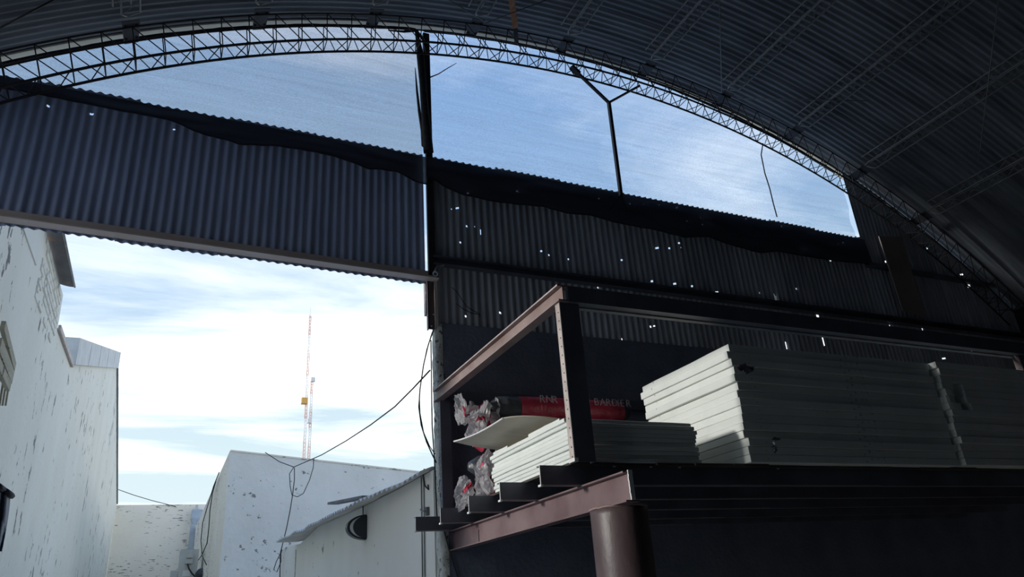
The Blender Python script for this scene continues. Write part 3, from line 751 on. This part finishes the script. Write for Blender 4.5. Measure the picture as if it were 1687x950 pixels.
# ================================================================== WRAPPED INSULATION ROLLS
def wool_roll(x0, x1, y, z, r, seed, label, red=(.2, .5), tail=True, text=None):
    o = empty('insulation_roll', (x0, y, z - r), label, 'insulation roll', 'plastic wrapped insulation rolls')
    def ring(x, rr, n=22):
        out = []
        for k in range(n + 1):
            a = 2*math.pi*k/n; d = Vector((0, math.cos(a), math.sin(a)))
            w = 1 + .10*noise.noise(Vector((x*4 + seed, d.y*1.4, d.z*1.4 + seed))) + .04*noise.noise(Vector((x*13, d.y*4, d.z*4 + seed)))
            q = Vector((x, y, z)) + d*rr*w
            if q.z < z - r*.985: q.z = z - r*.985
            out.append(q)
        return out
    n = 16
    xs = [x0 + (x1 - x0)*i/n for i in range(n + 1)]
    prof = [r*(.35 if i == 0 else .86 if i == 1 else .97) for i in range(n + 1)]; prof[-1] = r*.5; prof[-2] = r*.9
    rows = [[Vector((x0 - .01, y, z))]*23] + [ring(x, q) for x, q in zip(xs, prof)] + [[Vector((x1 + .01, y, z))]*23]
    m = MB(); m.grid(rows); m.build('wrapped_body', M['bag'], o)
    if red:
        i0, i1 = int(red[0]*n), max(int(red[1]*n), int(red[0]*n) + 1)
        rows = [[p + (p - Vector((p.x, y, z))).normalized()*.004 for p in ring(x, q)] for x, q in zip(xs[i0:i1+1], prof[i0:i1+1])]
        m = MB(); m.grid(rows); m.build('red_print_band', M['red'], o)
    if tail:
        R_ = random.Random(seed); rows = []
        dy, dz, ln, fl = R_.uniform(-.10, .06), R_.uniform(-.16, .10), R_.uniform(.13, .22), R_.uniform(.06, .10)
        NR, NK = 14, 32
        for i in range(NR + 1):
            t = i/NR
            if t < .35: rr_ = r*(.92 - .70*(t/.35)**.8)
            else: u = (t - .35)/.65; rr_ = r*.22 + fl*math.sin(min(1, u*1.25)*math.pi*.5) - .03*max(0, u - .75)
            cx_, cy_, cz_ = x0 + .06 - t*ln, y + dy*t, z + dz*t*t + .03*math.sin(t*6 + seed)
            row = []
            for k in range(NK + 1):
                kk = k % NK; a = 2*math.pi*kk/NK; ca, sa = math.cos(a), math.sin(a)
                q = Vector((ca*1.3, sa*1.3, t*2.5 + seed*3.1))
                w = 1 + .55*noise.noise(q*1.2) + .35*noise.noise(q*3.1) + .16*noise.noise(q*7.0)
                row.append((cx_ + .03*noise.noise(q*2.2 + Vector((9, 0, 0))), cy_ + ca*rr_*w, cz_ + sa*rr_*w*1.1))
            rows.append(row)
        m = MB(); m.grid(rows, False); tl = m.build('tied_film_end', M['film'], o)
        k0 = R_.randrange(4, 26); P = [[Vector(rows[i][k]) + Vector((-.003, -.002, .002)) for k in range(k0, k0 + 3 + (i % 2))][:3] for i in range(4, 14)]
        m = MB(); m.grid(P, False); m.build('red_film_stripe', M['red'], tl)
        m = MB(); m.tube([(x0 + .06 - ln*.36, y + dy*.35 + .026*math.cos(a), z + dz*.12 + .026*math.sin(a)) for a in [2*math.pi*k/10 for k in range(11)]], .007, 5); m.build('tie', M['cable'], tl)
    if text:
        for word, tx, sz, dzz in text:
            for ch in word:
                adv = {'I': .32, ' ': .35, 'M': .82}.get(ch, .66)*sz
                if ch != ' ':
                    cu = bpy.data.curves.new('print', 'FONT'); cu.body = ch; cu.size = sz; cu.extrude = .0004; cu.materials.append(M['print'])
                    tmp = bpy.data.objects.new('tmp', cu); COL.objects.link(tmp); bpy.context.view_layer.update()
                    me = bpy.data.meshes.new_from_object(tmp.evaluated_get(bpy.context.evaluated_depsgraph_get()))
                    bpy.data.objects.remove(tmp); bpy.data.curves.remove(cu)
                    t = bpy.data.objects.new('printed_letter', me); COL.objects.link(t); t.parent = o
                    t.location = Vector((tx, y - r*1.10, z + dzz)) - wloc(o); t.rotation_euler = (math.radians(90), 0, 0)
                tx += adv
    return o
rr = .099
names = ['bottom', 'second', 'third', 'top']
for i in range(4):
    wool_roll(2.20 + .03*(i % 2), 3.5, 5.12 + .02*(i % 2), DT + rr + .2*i, rr, 21 + i*7,
              ['bottom', 'second lowest', 'third lowest', 'topmost long'][i] + ' insulation roll with crumpled film end in the front row behind the foam',
              red=[(.04,.30),(.08,.35),(.03,.22),(.22,.95)][i],
              text=[('RNR', 2.62, .085, .03), ('M BARDIER', 3.02, .085, .03)] if i == 3 else None)
for i in range(4):
    wool_roll(2.16 + .03*((i + 1) % 2), 3.45, 5.42 + .02*(i % 2), DT + rr + .2*i, rr, 61 + i*5,
              ['bottom', 'second lowest', 'third lowest', 'topmost'][i] + ' dark insulation roll in the rear row against the wall',
              red=[(.02,.3),None,(.0,.12),(.05,.2)][i], tail=(i in (0, 3)))

# ================================================================== SMALL THINGS ON THE END WALL
sc = empty('security_camera', at_y(733, 437, 5.93), 'small white bullet security camera above the corner of the opening', 'camera')
a = at_y(717, 451, 5.86); b = at_y(722, 439, 5.91)
ax = (b - a).normalized()
m = MB(); m.tube([a, a + ax*.015, a + ax*.016, b], [.026, .026, .022, .022], 14); bo = m.build('camera_body', M['camwhite'], sc)
m = MB(); m.tube([a - ax*.004, a + ax*.002], .017, 12); m.build('lens', M['plastic_black'], bo)
m = MB(); m.bar(b, at_y(731, 437, 5.94), .016, .016); m.build('bracket', M['camwhite'], sc)
def cable(pts, r, label, name='cable'):
    m = MB(); m.tube(pts, r, 5); return tag(m.build(name, M['cable'], None, pts[0]), label, 'cable')
cable([at_y(x, y, 5.985) for x, y in ((744,473),(752,480),(760,492),(768,504),(780,512),(791,517),(790,522))], .004, 'thin black cable looping on the corrugated wall below the camera')
cable([at_y(x, y, 5.985) for x, y in ((752,500),(762,508),(775,515),(790,518))], .004, 'second short black cable on the corrugated wall')
m = MB(); m.hexa([at_y(1448,389,5.93), at_y(1485,390,5.93), at_y(1485,390,5.945), at_y(1448,389,5.945), at_y(1487,511,5.93), at_y(1525,523,5.93), at_y(1525,523,5.945), at_y(1487,511,5.945)])
bd = tag(m.build('leaning_board', M['ply'], None, at_y(1505, 520, 5.94)), 'dull brown board hung on the corrugated wall at the far right', 'board')
m = MB(); m.bar(at_y(1448,389,5.925), at_y(1487,511,5.925), .015, .012); m.build('edge_batten', M['flange'], bd)
# loose conduit by the jamb
cable([at_y(x, y, 6.02) for x, y in ((716,540),(712,548),(705,570),(698,600),(692,640),(690,670),(694,700),(703,728),(712,748),(719,762))], .006, 'black cable bowing out from the masonry edge of the opening')
cable([at_y(x, y, 6.03) for x, y in ((714,545),(703,575),(696,610),(691,650),(692,680),(698,712),(708,735),(717,748))], .004, 'thinner black cable bowing out beside the masonry edge')
cable([at_y(x, y, 5.99) for x, y in ((710,560),(711,640),(712,700),(716,760),(719,830),(721,868))], .006, 'straight dark cable running down the masonry edge')
cable([at_y(x, y, 5.985) for x, y in ((732,875),(738,898),(746,925),(754,950),(764,985))], .006, 'dark cable hanging below the mezzanine by the opening')

# ================================================================== YARD: LEFT BUILDING
XW = -1.45
lbld = empty('neighbour_building', (XW, 15, 0), 'tall white plastered building with stepped and gabled wall left of the yard', 'building')
def yz(px, py, X=XW): p = at_x(px, py, X); return (p.y, p.z)
prof_px = [(33,365), (74,374), (104,486), (95,539), (117,601), (124,592)]
pl = [yz(*p) for p in prof_px]
gpk = yz(192, 606); gend = yz(192, 829)
poly = [(6.22, 0), (6.22, 4.7), (6.45, 4.82)] + pl + [gpk, (gend[0], gend[1]), (gend[0], 0)]
m = MB(); m.prism(poly, 'x', XW, XW - 3.5); m.build('plaster_wall', M['plaster'], lbld)
# smooth patch of plaster in the notch
pt = [yz(34,368), yz(73,377), yz(58,437)]
m = MB(); m.prism(pt, 'x', XW + .012, XW - .05); m.build('plaster_patch', M['plaster_patch'], lbld)
# exposed painted bricks in the upper gable end
by0, bz1 = yz(62, 400)[0], yz(104, 486)[1]
a_, b_ = yz(66, 405), yz(100, 505)
y_a, y_b = 8.35, 10.02
row = 0; zb = 4.90
gap_poly = [(y_a, 4.9), (y_b, 4.9), (y_b, 5.62), (y_a, 5.62)]
while zb < 5.56:
    yy = y_a - (.12 if row % 2 else 0)
    while yy < y_b:
        a0, a1 = max(yy, y_a) + rnd.uniform(0, .006), min(yy + .232, y_b) - rnd.uniform(0, .006)
        if a1 - a0 > .05 and not ((a0 < y_a + .3 or zb < 5.0) and rnd.random() < .45):
            t = .008 + rnd.uniform(0, .010); e = .006
            m = MB(); m.hexa([(XW, a0, zb), (XW, a1, zb), (XW, a1, zb + .064), (XW, a0, zb + .064), (XW + t, a0 + e, zb + e), (XW + t, a1 - e, zb + e), (XW + t, a1 - e, zb + .064 - e), (XW + t, a0 + e, zb + .064 - e)])
            m.build('brick', M['brick'], lbld)
        yy += .25
    zb += .078; row += 1
# folded metal coping along the rising gable
c0 = Vector((0, *yz(118, 600))); c1 = Vector((0, *gpk))
ncp = 5
for i in range(ncp):
    p = c0 + (c1 - c0)*(i/ncp); q = c0 + (c1 - c0)*((i + .965)/ncp)
    m = MB(); h = .42
    m.hexa([(XW + .05, p.y, p.z), (XW + .05, q.y, q.z), (XW - .3, q.y, q.z), (XW - .3, p.y, p.z), (XW + .05, p.y, p.z + h), (XW + .05, q.y, q.z + h), (XW - .3, q.y, q.z + h), (XW - .3, p.y, p.z + h)])
    m.build('coping_sheet', M['galv'], lbld)
m = MB(); m.bar((XW + .02, *pl[3]), (XW + .02, *pl[4]), .03, .07); m.build('verge_board', M['flange'], lbld)
m = MB(); m.bar((XW + .02, gpk[0], gpk[1]), (XW + .02, gend[0], gend[1]), .05, .05); m.build('verge_edge', M['steel_grey'], lbld)
# dark eave sheet along the upper end wall
e0, e1 = at_z(80, 280, 5.68), at_z(123, 469, 5.68)
rows = []
for i in range(9):
    t = i/8; xx = XW - .03 + .19*t; zc_ = 5.66 - .05*math.sin(t*math.pi*.5) + .02*t
    rows.append([(xx, 7.2, zc_), (xx, 9.76, zc_)])
m = MB(); m.grid(rows); m.grid([[(a, b, c + .012) for a, b, c in r] for r in rows]); m.grid([rows[-1], [(a, b, c + .012) for a, b, c in rows[-1]]])
ev = m.build('eave_sheet', M['eave_dark'], lbld)
m = MB(); m.tube([(rows[-1][0][0], 7.2, rows[-1][0][2]), (rows[-1][1][0], 9.76, rows[-1][1][2])], .012, 6); m.build('eave_bead', M['steel_grey'], ev)

# weathered planks fixed to the left wall
pk = empty('plank_awning', (XW + .1, 6.8, 3.5), 'weathered wooden planks jutting from the white wall at the left edge', 'awning')
XP = -1.22
ends = [((0,487),(27,598),(25,612)), ((0,545),(24,612),(20,632)), ((0,588),(19,630),(16,644))]
for (a, b, c) in ends:
    p0, p1, p2 = at_x(*a, XP), at_x(*b, XP), at_x(*c, XP)
    h = max((p1.z - p2.z), .06); s0 = p0 - (p1 - p0)*.25
    if s0.y < 6.2: s0 = p1 + (s0 - p1)*((p1.y - 6.2)/(p1.y - s0.y))
    m = MB(); m.hexa([(XP, s0.y, s0.z - h), (XP, p1.y, p1.z - h), (XP - .03, p1.y, p1.z - h), (XP - .03, s0.y, s0.z - h), (XP, s0.y, s0.z), (XP, p1.y, p1.z), (XP - .03, p1.y, p1.z), (XP - .03, s0.y, s0.z)])
    m.build('plank', M['wood'], pk)
m = MB(); m.box((XW - .02, 6.55, 3.45), (XP - .03, 6.60, 3.72)); m.build('bracket', M['wood'], pk)
for px in (3, 8, 13):
    p = at_x(px, 640, XP - .05); q = at_x(px - 4, 668, XP - .05); rod('dowel', p + Vector((0, 0, .04)), q, .008, M['wood'], pk, 6)
# tarp hanging lower down
P = []
tq = [(0,816),(6,818),(12,826),(18,834),(15,842),(14,858),(9,880),(3,905)]
for i in range(9):
    row = []
    for j in range(7):
        py = 820 + 88*i/8; edge = 17 - 14*(i/8)**1.4
        p = at_x(-10 + (edge + 10)*j/6, py - (3*(6 - j) if i == 0 else 0), XW + .06 + .03*math.sin(j*1.7 + i*.4))
        row.append(p)
    P.append(row)
m = MB(); m.grid(P); tp = tag(m.build('hanging_tarp', M['tarp'], None, P[4][3]), 'crumpled dark tarp hanging on the white wall at lower left', 'tarp')
m = MB(); m.tube([P[0][j] + Vector((.01, 0, .02)) for j in range(7)], .03, 6); m.build('gathered_top', M['net_black'], tp)

# ================================================================== YARD: BACK WALL, BLOCK, LEAN-TO
YBW = gend[0]
bz = at_y(250, 831, YBW).z
m = MB(); m.box((XW + .002, YBW, 0), (1.5, YBW + .25, bz)); tag(m.build('yard_wall', M['plaster_back'], None, (0, YBW, 0)), 'chipped cream plastered wall closing the far end of the yard', 'wall')
XB, YBK = 1.15, 16.0
blk = empty('plastered_block', (XB, YBK, 0), 'white flat plastered building block with sloping parapet behind the lean-to', 'building')
zA, zB = at_y(380, 741, YBK).z, at_y(690, 776, YBK).z
xA, xB = at_y(380, 741, YBK).x, at_y(690, 776, YBK).x
sl = (zB - zA)/(xB - xA)
zR = zA + sl*(8 - xA)
m = MB(); m.hexa([(xA, YBK, 0), (8, YBK, 0), (8, YBW - .02, 0), (xA, YBW - .02, 0), (xA, YBK, zA), (8, YBK, zR), (8, YBW - .02, zR), (xA, YBW - .02, zA)])
m.build('block_wall', M['plaster_block'], blk)
m = MB(); m.bar((xA, YBK - .005, zA - .01), (8, YBK - .005, zR - .01), .02, .03); m.build('parapet_edge', M['plaster_back'], blk)
m = MB()
m.prism([(16.0, 0), (YBW - .03, 0), (YBW - .03, zA - .01), (16.0, zA - .01)], 'x', xA - .01, xA + .001); m.build('side_lit_skin', M['plaster_back'], blk)  # cream skin puts the side's warm reflected light into the colour

# lean-to beside the opening
XLW = 2.13
EAVE = [(716,764),(700,775),(660,797),(625,811),(590,826),(565,838),(540,850),(500,871),(475,882),(454,892)]
WTOP = [(706,778),(655,806),(600,834),(560,851),(525,867),(495,895),(470,901)]
lean = empty('lean_to', (XLW, 8, 0), 'low pale plastered lean-to with ragged corrugated roof beside the opening', 'shed')
wt_ = [p for p in (at_x(a, b, XLW) for a, b in WTOP) if p.y > 6.3]
yend = at_x(460, 940, XLW).y
poly = [(6.22, 0), (6.22, wt_[0].z)] + [(p.y, p.z) for p in wt_] + [(yend, wt_[-1].z), (yend, 0)]
m = MB(); m.prism(poly, 'x', XLW, XLW + .15); m.build('plaster_wall', M['plaster_lean'], lean)
ev = []
for i, (a, b) in enumerate(EAVE):
    X = 2.10 - .30*min(1, i/5.0); ev.append(at_x(a, b, X))
def interp(L, y):
    if y <= L[0].y: return L[0]
    for a, b in zip(L, L[1:]):
        if a.y <= y <= b.y: return a + (b - a)*((y - a.y)/(b.y - a.y))
    return L[-1]
rows = []
yy = 6.26; per = 6; k = 0
while yy < ev[-1].y:
    e = interp(ev, yy); w = .016*math.cos(2*math.pi*k/per) + .022*noise.noise(Vector((yy*1.6, 1, 0)))
    wz = interp(wt_, yy).z
    dx = .03*noise.noise(Vector((yy*1.7, 4, 0)))
    rows.append([(e.x + dx, yy, e.z + w), (XLW, yy, max(wz + .02 + w, e.z + w)), (XLW + .8, yy, max(wz, e.z) + .12 + w), (XLW + 3, yy, max(wz, e.z) + .10 + w)])
    yy += PITCH/per*1.6; k += 1
m = MB(); m.grid(rows); m.build('corrugated_roof', M['old_zinc'], lean)
p = at_x(575, 830, 2.05)
m = MB(); m.bar(at_x(548, 829, 2.10), at_x(606, 818, 2.16), .14, .03); m.build('loose_flashing', M['eave_dark'], lean)
for px in (694, 698):
    a, b = at_x(px, 785, XLW - .008), at_x(px + 2, 950, XLW - .008); m = MB(); m.tube([a, b], .006, 5); m.build('wall_conduit', M['steel_grey'], lean)
m = MB(); a = at_x(488, 905, XLW - .002); b = at_x(486, 950, XLW - .002); m.bar(a, b, .02, .03); m.build('corner_crack', M['mortar_gap'], lean)
# wall lamp
c = at_x(603, 868, XLW)
wlp = empty('wall_lamp', c, 'black half-round sconce lamp on the lean-to wall under its roof', 'lamp')
def half_disc(r, ex, y0, y1, n=18):
    pts = [(c.x - .001 - ex*math.sin(math.pi*k/n), c.z + r*math.cos(math.pi*k/n)) for k in range(n + 1)]
    m = MB(); m.prism(pts, 'y', y0, y1); return m
half_disc(.135, .22, c.y - .03, c.y + .07).build('outer_shell', M['plastic_black'], wlp)
half_disc(.118, .19, c.y - .036, c.y - .0295).build('diffuser', M['lampglass'], wlp)
half_disc(.122, .155, c.y - .055, c.y - .036).build('hood', M['plastic_black'], wlp)
cable([at_x(598, 833, XLW - .006), at_x(598, 853, XLW - .006)], .005, 'short black cable above the half-round wall lamp')
# hook fitting by the jamb
c = at_x(706, 842, XLW); hk = empty('wall_hook', c, 'small rusty wall fitting on the lean-to near the opening', 'fitting')
m = MB(); m.box(c + Vector((-.03, -.03, -.035)), c + Vector((0, .03, .035))); m.build('plate', M['eave_dark'], hk)
m = MB(); m.tube([c + Vector((-.03, 0, 0)), c + Vector((-.07, -.01, .005)), c + Vector((-.08, -.015, .02))], .008, 6); m.build('hook', M['galv'], hk)
cable([at_x(x, y, XLW - .01) for x, y in ((699,772),(697,785),(700,800),(706,806),(705,798))], .006, 'short curled cable on the lean-to wall near the jamb')

# AC unit, downpipe, lamp on the alley side of the block
YAC = 22.0
a, b = at_y(298, 905, YAC), at_y(328, 905, YAC); zlow = at_y(300, 968, YAC).z
ac = empty('outdoor_ac_unit', ((a.x + b.x)/2, YAC, zlow), 'white outdoor air conditioner unit mounted high in the alley', 'air conditioner')
m = MB(); m.box((a.x, YAC, zlow), (b.x, YAC + .8, a.z)); cs = m.build('casing', M['acwhite'], ac)
m = MB(); m.box((a.x - .005, YAC - .012, zlow), (a.x + .16, YAC - .001, a.z + .01)); m.build('side_panel', M['acwhite'], ac)
p = at_y(306, 914, YAC); q = at_y(317, 928, YAC)
m = MB(); m.box((p.x, YAC - .07, q.z), (q.x, YAC - .001, p.z)); m.build('valve_cover', M['acwhite'], ac)
m = MB(); m.box((p.x + .02, YAC - .085, p.z - .1), (q.x - .02, YAC - .068, p.z - .07)); m.build('handle', M['steel_grey'], ac)
m = MB(); m.box((p.x - .03, YAC - .02, q.z - .30), (q.x - .02, YAC - .001, q.z - .16)); m.build('rating_plate', M['lampglass'], ac)
m = MB(); m.box((a.x - .18, YAC + .1, zlow), (a.x - .02, YAC + .6, a.z - .5)); m.build('grille_box', M['acwhite'], ac)
m = MB(); m.box((b.x - .1, YAC + .05, zlow - .08), (xA - .012, YAC + .12, zlow)); m.build('bracket', M['steel_grey'], ac)
cable([at_y(x, y, YAC - .1) for x, y in ((309,928),(311,936),(316,944),(323,951),(330,956))], .02, 'thick black cable leaving the outdoor air conditioner')
YD = YBW - .5
dp = empty('downpipe', (at_y(320, 900, YD).x, YD, 0), 'blue grey metal rainwater downpipe with box hopper in the alley corner', 'downpipe')
a, b = at_y(317, 839, YD), at_y(333, 853, YD)
m = MB(); m.box((a.x, YD, b.z), (b.x, YD + .4, a.z)); m.build('hopper', M['galv_blue'], dp)
p0, p1 = at_y(316, 853, YD), at_y(326, 862, YD)
m = MB(); m.hexa([(p0.x + .05, YD + .05, p1.z), (p1.x - .02, YD + .05, p1.z), (p1.x - .02, YD + .3, p1.z), (p0.x + .05, YD + .3, p1.z), (a.x - .02, YD, b.z), (b.x - .05, YD, b.z), (b.x - .05, YD + .4, b.z), (a.x - .02, YD + .4, b.z)]); m.build('funnel', M['galv_blue'], dp)
q = at_y(319, 862, YD)
m = MB(); m.box((q.x - .09, YD + .06, 0), (q.x + .07, YD + .22, p1.z)); m.build('pipe', M['galv_blue'], dp)
m = MB(); m.box((at_y(322, 831, YD).x, YD, a.z), (xA, YD + .45, at_y(325, 831, YD).z)); m.build('gutter_end', M['galv'], dp)
c = at_x(333, 948, xA - .012)
l2 = empty('alley_lamp', c, 'small black hooded lamp low on the alley side of the block', 'lamp')
m = MB(); rowsL = [[c + Vector((-.18*math.cos(t*math.pi/2), math.cos(a)*.25*math.sin(t*math.pi/2), math.sin(a)*.2*math.sin(t*math.pi/2))) for a in [2*math.pi*k/16 for k in range(17)]] for t in [i/5 for i in range(6)]]
m.grid(rowsL); m.build('hood', M['plastic_black'], l2)
m = MB(); m.tube([c + Vector((.012, 0, 0)), c + Vector((-.02, 0, 0))], .2, 12); m.build('base', M['plastic_black'], l2)

# ---- cables over the yard
W1 = [at_y(708,610,6.6), at_y(680,640,7.4), at_y(650,670,8.5), at_y(610,700,9.8), at_y(570,726,11.5), at_y(530,749,13), at_y(505,760,14), at_y(484,769,14.8), at_y(460,760,15.5), at_y(437,745,15.97)]
cable(W1, .009, 'thin overhead black wire sloping from the opening to the white block')
cable([at_y(x, y, 14.8) for x, y in ((484,769),(477,780),(478,800),(481,815),(490,818),(500,812),(510,790),(516,770),(517,754))], .008, 'loose loop of black wire hanging in front of the white block')
cable([at_y(x, y, 14.8) for x, y in ((485,770),(485,790),(482,815),(478,840),(472,870),(467,890),(462,910),(461,955))], .009, 'black wire dropping down to the lean-to corner')
cable([at_y(x, y, 14.7) for x, y in ((465,905),(455,925),(451,938),(456,942),(463,925),(463,908))], .008, 'small curl of black wire at the lean-to corner')
cable([at_x(x, y, xA - .08) for x, y in ((361,778),(352,800),(343,830),(334,860),(331,890),(333,915),(340,930))], .012, 'thin black cable hanging down the alley side of the block')
cable([at_x(x, y, xA - .07) for x, y in ((356,790),(350,812),(346,840),(344,870),(341,895),(332,915),(318,934))], .012, 'second thin black cable running from the block edge to the air conditioner')
cable([at_y(x, y, YBW - .05) for x, y in ((192,805),(220,815),(250,824),(290,834))], .012, 'faint far wire above the end wall of the yard')

# ---- distant radio masts
def mast(base_px, top_px, Y, w, label, boxes):
    b0, t0 = at_y(*base_px, Y), at_y(*top_px, Y)
    x = (b0.x + t0.x)/2; z1 = t0.z
    o = empty('radio_mast', (x, Y, 0), label, 'mast', 'far radio masts')
    n = 14
    for i in range(n):
        z0, z2 = z1*i/n, z1*(i + 1)/n
        ww = w*(1 - .45*i/n); m = MB()
        leg = [Vector((x + ww*math.cos(a), Y + ww*math.sin(a), 0)) for a in (0, 2.09, 4.19)]
        for q in leg: m.tube([q + Vector((0,0,z0)), q + Vector((0,0,z2))], .045, 4)
        ns = 6
        for s in range(ns):
            za, zb_ = z0 + (z2 - z0)*s/ns, z0 + (z2 - z0)*(s + 1)/ns
            for q in range(3):
                A, B = leg[q], leg[(q + 1) % 3]
                if s % 2: A, B = B, A
                m.tube([A + Vector((0,0,za)), B + Vector((0,0,zb_))], .025, 3, False)
        m.build('mast_section', M['mast_red'] if i % 2 else M['mast_white'], o)
    for bx, by, s in boxes:
        p = at_y(bx, by, Y); m = MB(); m.box((p.x - s, Y - s - w, p.z - s), (p.x + s, Y + s - w, p.z + s)); m.build('antenna_box', M['mast_orange'] if s > .3 else M['mast_white'], o)
    m = MB(); m.tube([(x, Y, z1), (x, Y, z1 + 1.2)], .03, 4); m.build('whip_antenna', M['mast_white'], o)
mast((498,750), (513,520), 95, .22, 'taller pale red and white lattice radio mast far beyond the block', [(501,661,.38)])
mast((507,752), (515,622), 90, .24, 'shorter pale red and white lattice radio mast beside the taller one', [(509,694,.25), (515,626,.25)])
